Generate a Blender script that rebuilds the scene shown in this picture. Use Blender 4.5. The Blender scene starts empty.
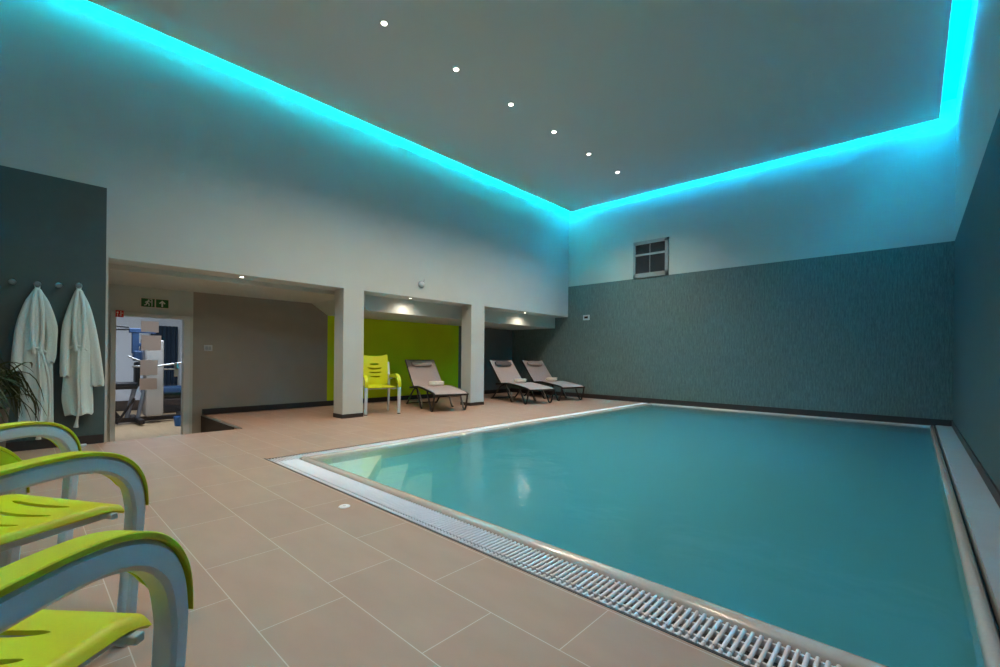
import bpy, bmesh, math, random
from math import sin, cos, pi, radians
from mathutils import Vector, Matrix
random.seed(7)
scn = bpy.context.scene
COL = scn.collection

# ------------------------------------------------------------------ camera
cam_d = bpy.data.cameras.new('camera')
cam_d.sensor_width = 36.0
cam_d.lens = 446.6 * 36 / 1000
cam_d.shift_y = 0.02395
cam_d.clip_start = 0.02
cam = bpy.data.objects.new('camera', cam_d)
COL.objects.link(cam)
cam.matrix_world = (Matrix.Translation((0, 0, 0.92)) @ Matrix.Rotation(0.74725, 4, 'Z')
                    @ Matrix.Rotation(pi / 2, 4, 'X') @ Matrix.Rotation(0.01076, 4, 'Z'))
scn.camera = cam

# ------------------------------------------------------------------ world, exposure
w = bpy.data.worlds.new('world'); scn.world = w; w.use_nodes = True
w.node_tree.nodes['Background'].inputs[0].default_value = (0.02, 0.03, 0.035, 1)
w.node_tree.nodes['Background'].inputs[1].default_value = 0.2
scn.view_settings.view_transform = 'Standard'
scn.view_settings.look = 'None'
scn.view_settings.gamma = 1.0
scn.view_settings.use_curve_mapping = False
scn.view_settings.exposure = 0.0
scn.cycles.volume_bounces = 2
scn.cycles.sample_clamp_indirect = 0.0

SPOT_W = 166.0        # ceiling downlights
ALC_W = 17.0          # alcove downlights
LED_E = 400.0         # cove LED strips
LED_COL = (0.0, 0.76, 0.90)
GYM_W = 85.0
POOL_W = 30.0

# ------------------------------------------------------------------ dimensions (metres)
XL, XR, YB, YN = -6.12, 0.413, 9.0, -2.6
HC, GAP, HS = 4.36, 0.17, 4.66       # ceiling board, cove gap, slab above
HW, HH = 2.64, 1.91                  # wallpaper height, header underside
XA = -7.9                            # alcove back wall
XI = -6.39                            # rear face of the left wall / pillars
PX0, PX1, PY0, PY1 = -3.95, 0.175, 1.79, 8.86   # water
P1, P2 = (3.23, 3.56), (5.80, 6.15)  # pillars
YJ = 0.63
PIT_Y, PIT_Z = 1.90, -0.33

# ------------------------------------------------------------------ materials
def lin(c):
    return tuple(((v / 255) / 12.92 if v / 255 <= 0.04045 else ((v / 255 + 0.055) / 1.055) ** 2.4) for v in c) + (1.0,)

def mat(name, rgb, rough=0.5, metal=0.0, spec=0.5, noise=None, bump=None, emit=None, coat=0.0, sheen=0.0):
    m = bpy.data.materials.new(name); m.use_nodes = True
    nt = m.node_tree; b = nt.nodes['Principled BSDF']
    b.inputs['Base Color'].default_value = lin(rgb)
    b.inputs['Roughness'].default_value = rough
    b.inputs['Metallic'].default_value = metal
    b.inputs['Specular IOR Level'].default_value = spec
    b.inputs['Coat Weight'].default_value = coat
    b.inputs['Sheen Weight'].default_value = sheen
    if emit:
        b.inputs['Emission Color'].default_value = tuple(emit[:3]) + (1,)
        b.inputs['Emission Strength'].default_value = emit[3]
    if noise:                       # (scale vector, amount, detail)
        sc, amt, det = noise
        tc = nt.nodes.new('ShaderNodeTexCoord'); mp = nt.nodes.new('ShaderNodeMapping')
        mp.inputs['Scale'].default_value = sc
        n = nt.nodes.new('ShaderNodeTexNoise'); n.inputs['Scale'].default_value = 1.0; n.inputs['Detail'].default_value = det
        nt.links.new(tc.outputs['Object'], mp.inputs[0]); nt.links.new(mp.outputs[0], n.inputs['Vector'])
        mr = nt.nodes.new('ShaderNodeMapRange')
        mr.inputs[1].default_value = 0.3; mr.inputs[2].default_value = 0.7
        mr.inputs[3].default_value = 1 - amt; mr.inputs[4].default_value = 1 + amt
        nt.links.new(n.outputs['Fac'], mr.inputs[0])
        mx = nt.nodes.new('ShaderNodeVectorMath'); mx.operation = 'SCALE'
        mx.inputs[0].default_value = lin(rgb)[:3]
        nt.links.new(mr.outputs[0], mx.inputs['Scale']); nt.links.new(mx.outputs[0], b.inputs['Base Color'])
        if bump:
            bp = nt.nodes.new('ShaderNodeBump'); bp.inputs['Strength'].default_value = bump; bp.inputs['Distance'].default_value = 0.01
            nt.links.new(n.outputs['Fac'], bp.inputs['Height']); nt.links.new(bp.outputs[0], b.inputs['Normal'])
    return m

M = {}
M['white'] = mat('white_paint', (190, 199, 196), 0.75, spec=0.25, noise=((3, 3, 3), 0.015, 2))
M['slab'] = mat('cove_top', (74, 82, 88), 0.8)
M['ceil'] = mat('ceiling_paint', (220, 226, 224), 0.55, spec=0.35)
M['slate'] = mat('slate_panel', (74, 92, 92), 0.6, spec=0.3, noise=((4, 4, 4), 0.04, 3))
M['grey'] = mat('grey_paint', (150, 147, 138), 0.7, spec=0.25, noise=((3, 3, 3), 0.03, 2))
M['dkgrey'] = mat('dark_grey_paint', (108, 116, 118), 0.7, spec=0.25)
M['green'] = mat('green_paint', (200, 224, 0), 0.65, spec=0.3, noise=((2, 2, 2), 0.03, 2))
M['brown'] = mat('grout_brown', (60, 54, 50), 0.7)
M['skirt'] = mat('skirting', (46, 42, 42), 0.5)
M['lime'] = mat('lime_plastic', (190, 200, 2), 0.42, spec=0.45, noise=((300, 300, 300), 0.02, 1), bump=0.03)
M['limewhite'] = mat('white_plastic', (196, 204, 206), 0.4, spec=0.45)
M['grate'] = mat('grate_plastic', (232, 232, 238), 0.35, spec=0.5)
M['curb'] = mat('glazed_curb', (190, 182, 174), 0.16, spec=0.6, noise=((60, 60, 60), 0.03, 2), coat=0.3)
M['ledge'] = mat('pale_ledge', (170, 172, 168), 0.4, noise=((8, 8, 8), 0.04, 3))
M['basin'] = mat('pool_liner', (150, 205, 224), 0.5, noise=((4, 4, 4), 0.03, 3))
M['step'] = mat('pool_step', (216, 222, 204), 0.5, noise=((5, 5, 5), 0.03, 3))
M['gutter'] = mat('gutter', (58, 62, 66), 0.5)
M['steel'] = mat('brushed_steel', (180, 182, 184), 0.28, metal=1.0)
M['black'] = mat('black_frame', (26, 25, 26), 0.4)
M['rod'] = mat('grey_rod', (150, 146, 138), 0.35, metal=0.6)
M['sling'] = mat('taupe_sling', (160, 150, 150), 0.75, noise=((140, 140, 140), 0.08, 1), bump=0.15)
M['pillow'] = mat('grey_pillow', (146, 138, 138), 0.8, noise=((160, 160, 160), 0.08, 1), bump=0.15)
M['dark_pillow'] = mat('dark_pillow', (84, 82, 88), 0.8)
M['towel'] = mat('white_towel', (236, 230, 222), 0.95, noise=((180, 180, 180), 0.06, 2), bump=0.5, sheen=0.3)
M['robe'] = mat('robe_terry', (198, 216, 211), 0.95, noise=((120, 120, 120), 0.05, 2), bump=0.5, sheen=0.3)
M['leaf'] = mat('plant_leaf', (44, 66, 26), 0.45, noise=((12, 12, 12), 0.25, 2))
M['pot'] = mat('plant_pot', (86, 84, 80), 0.6)
M['soil'] = mat('soil', (48, 36, 28), 0.9, noise=((40, 40, 40), 0.2, 3))
M['wood'] = mat('gym_wood_floor', (206, 176, 140), 0.35, noise=((2, 22, 2), 0.08, 3))
M['gymwall'] = mat('gym_wall', (206, 212, 224), 0.7)
M['sgreen'] = mat('sign_green', (20, 96, 44), 0.5)
M['swhite'] = mat('sign_white', (226, 232, 224), 0.5)
M['sred'] = mat('sign_red', (196, 34, 38), 0.5)
M['gymblack'] = mat('gym_black', (26, 28, 36), 0.5)
M['gymblue'] = mat('gym_blue', (44, 76, 120), 0.55)
M['gymsilver'] = mat('gym_silver', (158, 168, 190), 0.35, metal=0.5)
M['shroud'] = mat('gym_shroud', (214, 212, 214), 0.5)
M['navy'] = mat('navy_curtain', (30, 48, 70), 0.8, noise=((60, 60, 2), 0.12, 2))
M['bottle'] = mat('blue_plastic', (40, 110, 190), 0.4)
M['frost'] = mat('frosted_sticker', (212, 200, 190), 0.6)
M['lampon'] = mat('lamp_glow', (255, 240, 220), 0.5, emit=(1.0, 0.86, 0.68, 60.0))
M['led'] = mat('led_glow', (10, 10, 10), 0.5, emit=LED_COL + (LED_E * 2.2,))
M['led_blue'] = mat('led_glow_blue', (10, 10, 10), 0.5, emit=(0.0, 0.55, 1.0, LED_E * 2.6))
M['louvre'] = mat('louvre_dark', (70, 74, 80), 0.5)
M['vent'] = mat('vent_frame', (150, 160, 164), 0.45)
M['screen'] = mat('dark_display', (22, 26, 32), 0.2)

# wallpaper: fine vertical broken streaks
def wallpaper(name, rgb, amt):
    m = bpy.data.materials.new(name); m.use_nodes = True; nt = m.node_tree; b = nt.nodes['Principled BSDF']
    b.inputs['Roughness'].default_value = 0.6; b.inputs['Specular IOR Level'].default_value = 0.3
    tc = nt.nodes.new('ShaderNodeTexCoord')
    def nz(sc, det):
        mp = nt.nodes.new('ShaderNodeMapping'); mp.inputs['Scale'].default_value = sc
        n = nt.nodes.new('ShaderNodeTexNoise'); n.inputs['Scale'].default_value = 1; n.inputs['Detail'].default_value = det
        nt.links.new(tc.outputs['Object'], mp.inputs[0]); nt.links.new(mp.outputs[0], n.inputs['Vector']); return n.outputs['Fac']
    a = nz((55, 55, 5), 3); c = nz((140, 140, 16), 2)
    ad = nt.nodes.new('ShaderNodeMath'); ad.operation = 'ADD'
    nt.links.new(a, ad.inputs[0]); nt.links.new(c, ad.inputs[1])
    mr = nt.nodes.new('ShaderNodeMapRange'); mr.inputs[1].default_value = 0.75; mr.inputs[2].default_value = 1.25
    mr.inputs[3].default_value = 1 - amt; mr.inputs[4].default_value = 1 + amt
    nt.links.new(ad.outputs[0], mr.inputs[0])
    sc = nt.nodes.new('ShaderNodeVectorMath'); sc.operation = 'SCALE'; sc.inputs[0].default_value = lin(rgb)[:3]
    nt.links.new(mr.outputs[0], sc.inputs['Scale']); nt.links.new(sc.outputs[0], b.inputs['Base Color'])
    bp = nt.nodes.new('ShaderNodeBump'); bp.inputs['Strength'].default_value = 0.25; bp.inputs['Distance'].default_value = 0.004
    nt.links.new(ad.outputs[0], bp.inputs['Height']); nt.links.new(bp.outputs[0], b.inputs['Normal'])
    return m
M['paper'] = wallpaper('wallpaper_grey', (98, 119, 118), 0.26)
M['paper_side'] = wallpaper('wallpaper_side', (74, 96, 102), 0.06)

# floor tiles: 0.625 x 0.308 with irregular stagger
def tile_mat():
    m = bpy.data.materials.new('floor_tile'); m.use_nodes = True; nt = m.node_tree; b = nt.nodes['Principled BSDF']
    L = nt.links.new
    def mth(op, a, c=None):
        n = nt.nodes.new('ShaderNodeMath'); n.operation = op
        for i, v in enumerate((a, c)):
            if v is None: continue
            if isinstance(v, (int, float)): n.inputs[i].default_value = v
            else: L(v, n.inputs[i])
        return n.outputs[0]
    tc = nt.nodes.new('ShaderNodeTexCoord'); sp = nt.nodes.new('ShaderNodeSeparateXYZ'); L(tc.outputs['Object'], sp.inputs[0])
    W, H, G = 0.622, 0.308, 0.0017
    yy = mth('DIVIDE', mth('SUBTRACT', sp.outputs[1], 0.55 - H), H)
    row = mth('FLOOR', yy); fy = mth('SUBTRACT', yy, row)
    odd = mth('FLOORED_MODULO', row, 2.0); half = mth('FLOOR', mth('DIVIDE', row, 2.0))
    sh = mth('ADD', mth('MULTIPLY', odd, 0.52), mth('MULTIPLY', half, 0.75))
    xx = mth('ADD', mth('DIVIDE', mth('ADD', sp.outputs[0], 1.59), W), sh)
    xx = mth('SUBTRACT', xx, 0.52)
    col = mth('FLOOR', xx); fx = mth('SUBTRACT', xx, col)
    dx = mth('MULTIPLY', mth('MINIMUM', fx, mth('SUBTRACT', 1.0, fx)), W)
    dy = mth('MULTIPLY', mth('MINIMUM', fy, mth('SUBTRACT', 1.0, fy)), H)
    g = mth('LESS_THAN', mth('MINIMUM', dx, dy), G)
    cb = nt.nodes.new('ShaderNodeCombineXYZ'); L(col, cb.inputs[0]); L(row, cb.inputs[1])
    wn = nt.nodes.new('ShaderNodeTexWhiteNoise'); wn.noise_dimensions = '3D'; L(cb.outputs[0], wn.inputs[0])
    n1 = nt.nodes.new('ShaderNodeTexNoise'); n1.inputs['Scale'].default_value = 3.5; n1.inputs['Detail'].default_value = 5
    mp = nt.nodes.new('ShaderNodeMapping'); mp.inputs['Scale'].default_value = (1, 2.6, 1)
    L(tc.outputs['Object'], mp.inputs[0]); L(mp.outputs[0], n1.inputs['Vector'])
    f = mth('ADD', mth('MULTIPLY', wn.outputs[0], 0.07), mth('MULTIPLY', n1.outputs['Fac'], 0.22))
    f = mth('ADD', f, 0.855)
    sc = nt.nodes.new('ShaderNodeVectorMath'); sc.operation = 'SCALE'; sc.inputs[0].default_value = lin((166, 138, 121))[:3]; L(f, sc.inputs['Scale'])
    mx = nt.nodes.new('ShaderNodeMix'); mx.data_type = 'RGBA'; L(g, mx.inputs[0]); L(sc.outputs[0], mx.inputs[6]); mx.inputs[7].default_value = lin((196, 182, 168))
    L(mx.outputs[2], b.inputs['Base Color'])
    b.inputs['Roughness'].default_value = 0.5; b.inputs['Specular IOR Level'].default_value = 0.4
    bp = nt.nodes.new('ShaderNodeBump'); bp.inputs['Strength'].default_value = 0.3; bp.inputs['Distance'].default_value = 0.002
    L(mth('SUBTRACT', 1.0, g), bp.inputs['Height']); L(bp.outputs[0], b.inputs['Normal'])
    return m
M['tile'] = tile_mat()

def water_mat():
    m = bpy.data.materials.new('pool_water'); m.use_nodes = True; nt = m.node_tree; L = nt.links.new
    nt.nodes.remove(nt.nodes['Principled BSDF']); out = nt.nodes['Material Output']
    tr = nt.nodes.new('ShaderNodeBsdfTransparent'); tr.inputs[0].default_value = (0.93, 0.98, 0.98, 1)
    gl = nt.nodes.new('ShaderNodeBsdfGlossy'); gl.inputs['Roughness'].default_value = 0.13
    fr = nt.nodes.new('ShaderNodeFresnel'); fr.inputs[0].default_value = 1.33
    tc = nt.nodes.new('ShaderNodeTexCoord'); n = nt.nodes.new('ShaderNodeTexNoise'); n.inputs['Scale'].default_value = 3.2; n.inputs['Detail'].default_value = 3
    bp = nt.nodes.new('ShaderNodeBump'); bp.inputs['Strength'].default_value = 0.5; bp.inputs['Distance'].default_value = 0.02
    L(tc.outputs['Object'], n.inputs['Vector']); L(n.outputs['Fac'], bp.inputs['Height']); L(bp.outputs[0], gl.inputs['Normal'])
    mx = nt.nodes.new('ShaderNodeMixShader'); L(fr.outputs[0], mx.inputs[0]); L(tr.outputs[0], mx.inputs[1]); L(gl.outputs[0], mx.inputs[2])
    L(mx.outputs[0], out.inputs['Surface'])
    va = nt.nodes.new('ShaderNodeVolumeAbsorption'); va.inputs['Color'].default_value = (0.0, 0.86, 1.0, 1); va.inputs['Density'].default_value = 1.0
    vs = nt.nodes.new('ShaderNodeVolumeScatter'); vs.inputs['Color'].default_value = (0.30, 0.92, 1.0, 1); vs.inputs['Density'].default_value = 1.3
    ad = nt.nodes.new('ShaderNodeAddShader'); L(va.outputs[0], ad.inputs[0]); L(vs.outputs[0], ad.inputs[1])
    L(ad.outputs[0], out.inputs['Volume'])
    return m
M['water'] = water_mat()

def glass_mat():
    m = bpy.data.materials.new('door_glass'); m.use_nodes = True; nt = m.node_tree; L = nt.links.new
    nt.nodes.remove(nt.nodes['Principled BSDF']); out = nt.nodes['Material Output']
    tr = nt.nodes.new('ShaderNodeBsdfTransparent'); tr.inputs[0].default_value = (0.9, 0.93, 0.95, 1)
    gl = nt.nodes.new('ShaderNodeBsdfGlossy'); gl.inputs['Roughness'].default_value = 0.02
    fr = nt.nodes.new('ShaderNodeFresnel'); fr.inputs[0].default_value = 1.45
    mx = nt.nodes.new('ShaderNodeMixShader'); L(fr.outputs[0], mx.inputs[0]); L(tr.outputs[0], mx.inputs[1]); L(gl.outputs[0], mx.inputs[2])
    L(mx.outputs[0], out.inputs['Surface']); return m
M['glass'] = glass_mat()
def film_mat():
    m = bpy.data.materials.new('frosted_film'); m.use_nodes = True; nt = m.node_tree; L = nt.links.new
    nt.nodes.remove(nt.nodes['Principled BSDF']); out = nt.nodes['Material Output']
    a = nt.nodes.new('ShaderNodeBsdfDiffuse'); a.inputs[0].default_value = lin((226, 218, 212))
    b = nt.nodes.new('ShaderNodeBsdfTranslucent'); b.inputs[0].default_value = lin((236, 228, 224))
    mx = nt.nodes.new('ShaderNodeMixShader'); mx.inputs[0].default_value = 0.55
    L(a.outputs[0], mx.inputs[1]); L(b.outputs[0], mx.inputs[2]); L(mx.outputs[0], out.inputs['Surface']); return m
M['film'] = film_mat()

# ------------------------------------------------------------------ mesh helpers
class MB:
    def __init__(s): s.bm = bmesh.new()
    def box(s, x0, x1, y0, y1, z0, z1, mx=None, bev=0):
        b = bmesh.new() if bev else s.bm
        v = [b.verts.new((x, y, z)) for z in (z0, z1) for y in (y0, y1) for x in (x0, x1)]
        for f in ((0, 2, 3, 1), (4, 5, 7, 6), (0, 1, 5, 4), (2, 6, 7, 3), (0, 4, 6, 2), (1, 3, 7, 5)):
            b.faces.new([v[i] for i in f])
        if bev:
            bmesh.ops.bevel(b, geom=b.edges[:], offset=bev, segments=3, affect='EDGES', profile=0.5)
            s.merge(b, mx)
        elif mx is not None:
            for q in v: q.co = mx @ q.co
        return s
    def merge(s, b, mx=None):
        vm = {}
        for v in b.verts: vm[v] = s.bm.verts.new(mx @ v.co if mx is not None else v.co)
        for f in b.faces:
            try: s.bm.faces.new([vm[v] for v in f.verts])
            except ValueError: pass
        b.free(); return s
    def quad(s, *p):
        s.bm.faces.new([s.bm.verts.new(q) for q in p]); return s
    def prism(s, pts, ax, a, b_, mx=None):
        """polygon pts (2D) extruded along axis ax from a to b_"""
        def P(p, t):
            q = {'x': (t, p[0], p[1]), 'y': (p[0], t, p[1]), 'z': (p[0], p[1], t)}[ax]
            q = Vector(q); return mx @ q if mx is not None else q
        A = [s.bm.verts.new(P(p, a)) for p in pts]; B = [s.bm.verts.new(P(p, b_)) for p in pts]
        n = len(pts)
        s.bm.faces.new(A); s.bm.faces.new(B[::-1])
        for i in range(n): s.bm.faces.new([A[i], B[i], B[(i + 1) % n], A[(i + 1) % n]][::-1])
        return s
    def rings(s, R, closed=True, caps=True):
        V = [[s.bm.verts.new(p) for p in r] for r in R]; n = len(R[0])
        for a, b in zip(V, V[1:]):
            for i in range(n if closed else n - 1):
                j = (i + 1) % n; s.bm.faces.new((a[i], a[j], b[j], b[i]))
        if caps and closed: s.bm.faces.new(V[0][::-1]); s.bm.faces.new(V[-1])
        return s
    def tube(s, pts, r, n=10, mx=None, flat=1.0):
        pts = [Vector(p) for p in pts]; rr = r if isinstance(r, (list, tuple)) else [r] * len(pts)
        R = []; up = None
        for i, p in enumerate(pts):
            t = (pts[min(i + 1, len(pts) - 1)] - pts[max(i - 1, 0)]).normalized()
            if up is None: up = Vector((0, 0, 1)) if abs(t.z) < 0.9 else Vector((1, 0, 0))
            a = t.cross(up).normalized(); b = a.cross(t).normalized(); up = b
            ring = [p + a * cos(2 * pi * k / n) * rr[i] + b * sin(2 * pi * k / n) * rr[i] * flat for k in range(n)]
            R.append([mx @ q for q in ring] if mx is not None else ring)
        return s.rings(R)
    def lathe(s, prof, n=24, mx=None):
        R = [[Vector((r * cos(2 * pi * k / n), r * sin(2 * pi * k / n), z)) for k in range(n)] for r, z in prof]
        if mx is not None: R = [[mx @ q for q in r] for r in R]
        return s.rings(R)
    def band(s, path, hw, ht, x, mx=None):
        """sweep a rounded rectangular section along path [(y,z)] lying in plane x; hw lateral half width, ht in-plane half thickness (list or number)"""
        n = len(path); R = []
        for i, (y, z) in enumerate(path):
            a = path[max(i - 1, 0)]; b = path[min(i + 1, n - 1)]
            t = Vector((0, b[0] - a[0], b[1] - a[1])).normalized(); nn = Vector((0, -t.z, t.y))
            h = ht[i] if isinstance(ht, (list, tuple)) else ht
            c = min(h, hw) * 0.35
            sec = [(-hw, -h + c), (-hw, h - c), (-hw + c, h), (hw - c, h), (hw, h - c), (hw, -h + c), (hw - c, -h), (-hw + c, -h)]
            R.append([Vector((x + u, y, z)) + nn * v for u, v in sec])
        if mx is not None: R = [[mx @ q for q in r] for r in R]
        return s.rings(R)
    def build(s, name, m, parent=None, smooth=False, world=None):
        bmesh.ops.remove_doubles(s.bm, verts=s.bm.verts[:], dist=1e-6)
        bmesh.ops.recalc_face_normals(s.bm, faces=s.bm.faces[:])
        me = bpy.data.meshes.new(name); s.bm.to_mesh(me); s.bm.free()
        if smooth:
            me.polygons.foreach_set('use_smooth', [True] * len(me.polygons))
            try: me.set_sharp_from_angle(angle=radians(38))
            except Exception: pass
        me.materials.append(m if not isinstance(m, str) else M[m])
        o = bpy.data.objects.new(name, me); COL.objects.link(o)
        if parent is not None: o.parent = parent
        return o

def bez(pts, n=8):
    """Catmull-Rom through points"""
    P = [Vector(p) for p in pts]; P = [P[0] * 2 - P[1]] + P + [P[-1] * 2 - P[-2]]; out = []
    for i in range(1, len(P) - 2):
        a, b, c, d = P[i - 1:i + 3]
        for k in range(n):
            t = k / n
            out.append(0.5 * ((2 * b) + (c - a) * t + (2 * a - 5 * b + 4 * c - d) * t * t + (3 * b - a - 3 * c + d) * t ** 3))
    out.append(P[-2]); return out

def empty(name, loc=(0, 0, 0), rz=0.0):
    o = bpy.data.objects.new(name, None); COL.objects.link(o); o.location = loc; o.rotation_euler = (0, 0, rz)
    o.empty_display_size = 0.1
    return o
def tag(o, label, cat, group=None):
    o['label'] = label; o['category'] = cat
    if group: o['group'] = group
    return o
def struct(o): o['kind'] = 'structure'; return o
def copy_tree(o, parent=None):
    c = o.copy(); COL.objects.link(c); c.parent = parent
    for ch in list(o.children): copy_tree(ch, c)
    return c

def panel(mapf, u0, u1, v0, v1, slots, thick, nu=36, nb=4):
    """curved sheet with real slots. slots: (uc, half_u, fn_centre(u)->v, half_v). mapf(u,v)->Vector"""
    bm = bmesh.new(); us = []
    brk = {u0, u1}
    for uc, hu, fc, hv in slots: brk |= {uc - hu, uc + hu}
    us = sorted(set([u0 + (u1 - u0) * i / nu for i in range(nu + 1)]) | brk)
    us = [u for i, u in enumerate(us) if i == 0 or u - us[i - 1] > 1e-5]
    cols = []
    for u in us:
        lim = [v0]
        for uc, hu, fc, hv in slots:
            t = (u - uc) / hu; h = hv * max(0.0, 1 - abs(t) ** 4) ** 0.5 if abs(t) < 0.9999 else 0.0
            lim += [fc(u) - h, fc(u) + h]
        lim.append(v1)
        cols.append(lim)
    grid = []
    for u, lim in zip(us, cols):
        c = []
        for k in range(0, len(lim), 2):
            c.append([bm.verts.new(mapf(u, lim[k] + (lim[k + 1] - lim[k]) * j / nb)) for j in range(nb + 1)])
        grid.append(c)
    for a, b in zip(grid, grid[1:]):
        for ca, cb in zip(a, b):
            for j in range(nb): bm.faces.new((ca[j], cb[j], cb[j + 1], ca[j + 1]))
    bmesh.ops.remove_doubles(bm, verts=bm.verts[:], dist=1e-6)
    bmesh.ops.recalc_face_normals(bm, faces=bm.faces[:])
    bmesh.ops.solidify(bm, geom=bm.faces[:], thickness=thick)
    m = MB(); m.merge(bm); return m

# ================================================================== ROOM
def wbox(name, m, *boxes):
    b = MB()
    for q in boxes: b.box(*q)
    return struct(b.build(name, m))
T = 0.2
# floor: deck with openings for pool and stair pit
wbox('floor', 'tile', (XA, -4.2, PIT_Y, YB, -0.12, 0), (XL, XR, YN, 1.50, -0.12, 0), (XL, -4.2, 1.50, PIT_Y, -0.12, 0))
# left wall: solid part, header band, pillars
wbox('wall_left', 'white', (XI, XL, YN, YJ, PIT_Z - 0.1, HS), (XI - 0.11, XL, YJ, YB, HH, HS))
for n, (a, b_) in enumerate((P1, P2)):
    q = MB(); q.box(XI, XL, a, b_, 0, HH); o = q.build('trim_%d' % (n + 1), 'white'); struct(o)
    MB().box(XI - 0.004, XL + 0.006, a - 0.006, b_ + 0.006, 0, 0.06).build('skirting', 'skirt', o)
wbox('wall_back', 'white', (XA - T, XR + T, YB, YB + T, HW, HS))
wbox('wall_back_lower', 'paper', (XA - T, XR + T, YB, YB + T, -0.1, HW))
wbox('wall_right', 'white', (XR, XR + T, YN, YB, HW, HS))
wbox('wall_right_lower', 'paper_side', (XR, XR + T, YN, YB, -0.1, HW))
wbox('wall_near', 'white', (XL, XR + T, YN - T, YN, -0.1, HS))
wbox('ceiling_cove', 'slab', (XI, XR + T, YN - T, YB + T, HS, HS + 0.1))
wbox('ceiling', 'ceil', (XL + GAP, XR - GAP, YN + GAP, YB - GAP, HC, HC + 0.03))
# slate panel on left wall
p_ = MB(); p_.box(XL, XL + 0.012, YN, YJ - 0.02, 0.0, 2.62); struct(p_.build('wall_left_panel', 'slate'))
wbox('baseboard_left', 'skirt', (XL + 0.012, XL + 0.024, YN, YJ - 0.03, 0, 0.09))
wbox('baseboard_back', 'skirt', (XA, XR, YB - 0.014, YB, 0, 0.10))
wbox('baseboard_alcove', 'skirt', (XA, XA + 0.012, PIT_Y, YB - 0.014, 0, 0.09))
wbox('baseboard_right', 'skirt', (XR - 0.012, XR, YN, YB - 0.014, 0, 0.09))
# alcove shell
ZA1, ZA2 = 1.85, 1.655
wbox('wall_alcove_white', 'white', (XA - T, XA, -0.2, 0.865, PIT_Z - 0.1, 2.0), (XA - T, XA, 0.865, 1.70, 1.475, 2.0),
     (XA - T, XA, 1.70, 1.775, PIT_Z - 0.1, 2.0))
wbox('wall_alcove_grey', 'grey', (XA - T, XA, 1.775, 3.86, PIT_Z - 0.1, 2.0))
wbox('wall_alcove_green', 'green', (XA - T, XA, 3.86, 7.08, -0.1, 2.0))
wbox('wall_alcove_dark', 'dkgrey', (XA - T, XA, 7.08, YB, -0.1, 2.0))
wbox('wall_alcove_end', 'white', (XA - T, XI, YJ - 0.4 - T, YJ - 0.4, PIT_Z - 0.1, 2.0))
c = MB()   # alcove ceiling: high part, sloping part, low part, with front face behind the header
c.prism([(YJ - 0.4, ZA1), (3.56, ZA1), (3.86, ZA2), (YB, ZA2), (YB, 2.1), (YJ - 0.4, 2.1)], 'x', XA, XI - 0.11)
struct(c.build('ceiling_alcove', 'white'))
# stair pit
wbox('floor_pit', 'wood', (XA, XL - 0.02, YJ - 0.4, PIT_Y + 0.02, PIT_Z - 0.08, PIT_Z))
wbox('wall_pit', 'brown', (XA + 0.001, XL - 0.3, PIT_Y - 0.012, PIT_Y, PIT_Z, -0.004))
st = MB(); st.box(XL - 0.32, XL - 0.0, YJ, PIT_Y - 0.012, PIT_Z, -0.165); st.box(XL - 0.02, XL, YJ, PIT_Y - 0.012, PIT_Z, -0.003); struct(st.build('trim_3', 'tile'))
wbox('trim_4', 'steel', (XA, XL - 0.02, PIT_Y - 0.016, PIT_Y + 0.012, -0.01, 0.004))
wbox('trim_5', 'gutter', (-4.225, XR, 1.488, 1.50, -0.03, 0.002))

# ================================================================== GYM beyond the glass door
GX = -12.6
wbox('floor_gym', 'wood', (GX, XA - 0.0, -2.5, 6.0, PIT_Z - 0.1, PIT_Z))
wbox('wall_gym_far', 'gymwall', (GX - T, GX, -2.5, 6.0, PIT_Z - 0.1, 2.5))
wbox('wall_gym_left', 'gymwall', (GX, XA - T, -2.7, -2.5, PIT_Z - 0.1, 2.5))
wbox('wall_gym_right', 'gymwall', (GX, XA - T, 6.0, 6.2, PIT_Z - 0.1, 2.5))
wbox('ceiling_gym', 'white', (GX, XA - T, -2.5, 6.0, 2.3, 2.4))
wbox('baseboard_gym', 'skirt', (GX, GX + 0.02, -2.5, 6.0, PIT_Z, PIT_Z + 0.22))
# door 1: frame, leaf glass, stickers, handle
D0, D1, DT = 0.895, 1.655, 1.43
d = empty('door_1', (XA, (D0 + D1) / 2, PIT_Z)); struct(d)
f = MB()
for a, b_ in ((D0 - 0.055, D0), (D1, D1 + 0.075)): f.box(-0.1, 0.03, a - (D0 + D1) / 2, b_ - (D0 + D1) / 2, 0, DT - PIT_Z + 0.05, bev=0.004)
f.box(-0.1, 0.03, D0 - (D0 + D1) / 2, D1 - (D0 + D1) / 2, DT - PIT_Z, DT - PIT_Z + 0.05, bev=0.004)
f.build('door_frame', M['limewhite'], d)
h_ = (D1 - D0) / 2
MB().box(-0.06, -0.05, -h_, h_, 0.01, DT - PIT_Z).build('glass_leaf', 'glass', d)
for z0, z1, ya, yb in ((1.245, 1.40, -.105, .095), (0.985, 1.20, -.10, .125), (0.635, 0.85, -.11, .085), (0.43, 0.59, -.115, .08)):
    z0 += -PIT_Z - 0.02; z1 += -PIT_Z - 0.02
    MB().box(-0.0495, -0.046, ya - .0, yb, z0, z1).build('frosted_square', 'film', d)
hh = MB(); hh.box(-0.05, -0.03, h_ - 0.10, h_ - 0.05, 0.92, 1.12, bev=0.004)
hh.tube([(-0.03, h_ - 0.075, 1.03), (0.03, h_ - 0.075, 1.03), (0.035, h_ - 0.10, 1.03), (0.035, h_ - 0.24, 1.03)], 0.012)
hh.build('door_handle', 'steel', d, smooth=True)

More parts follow.
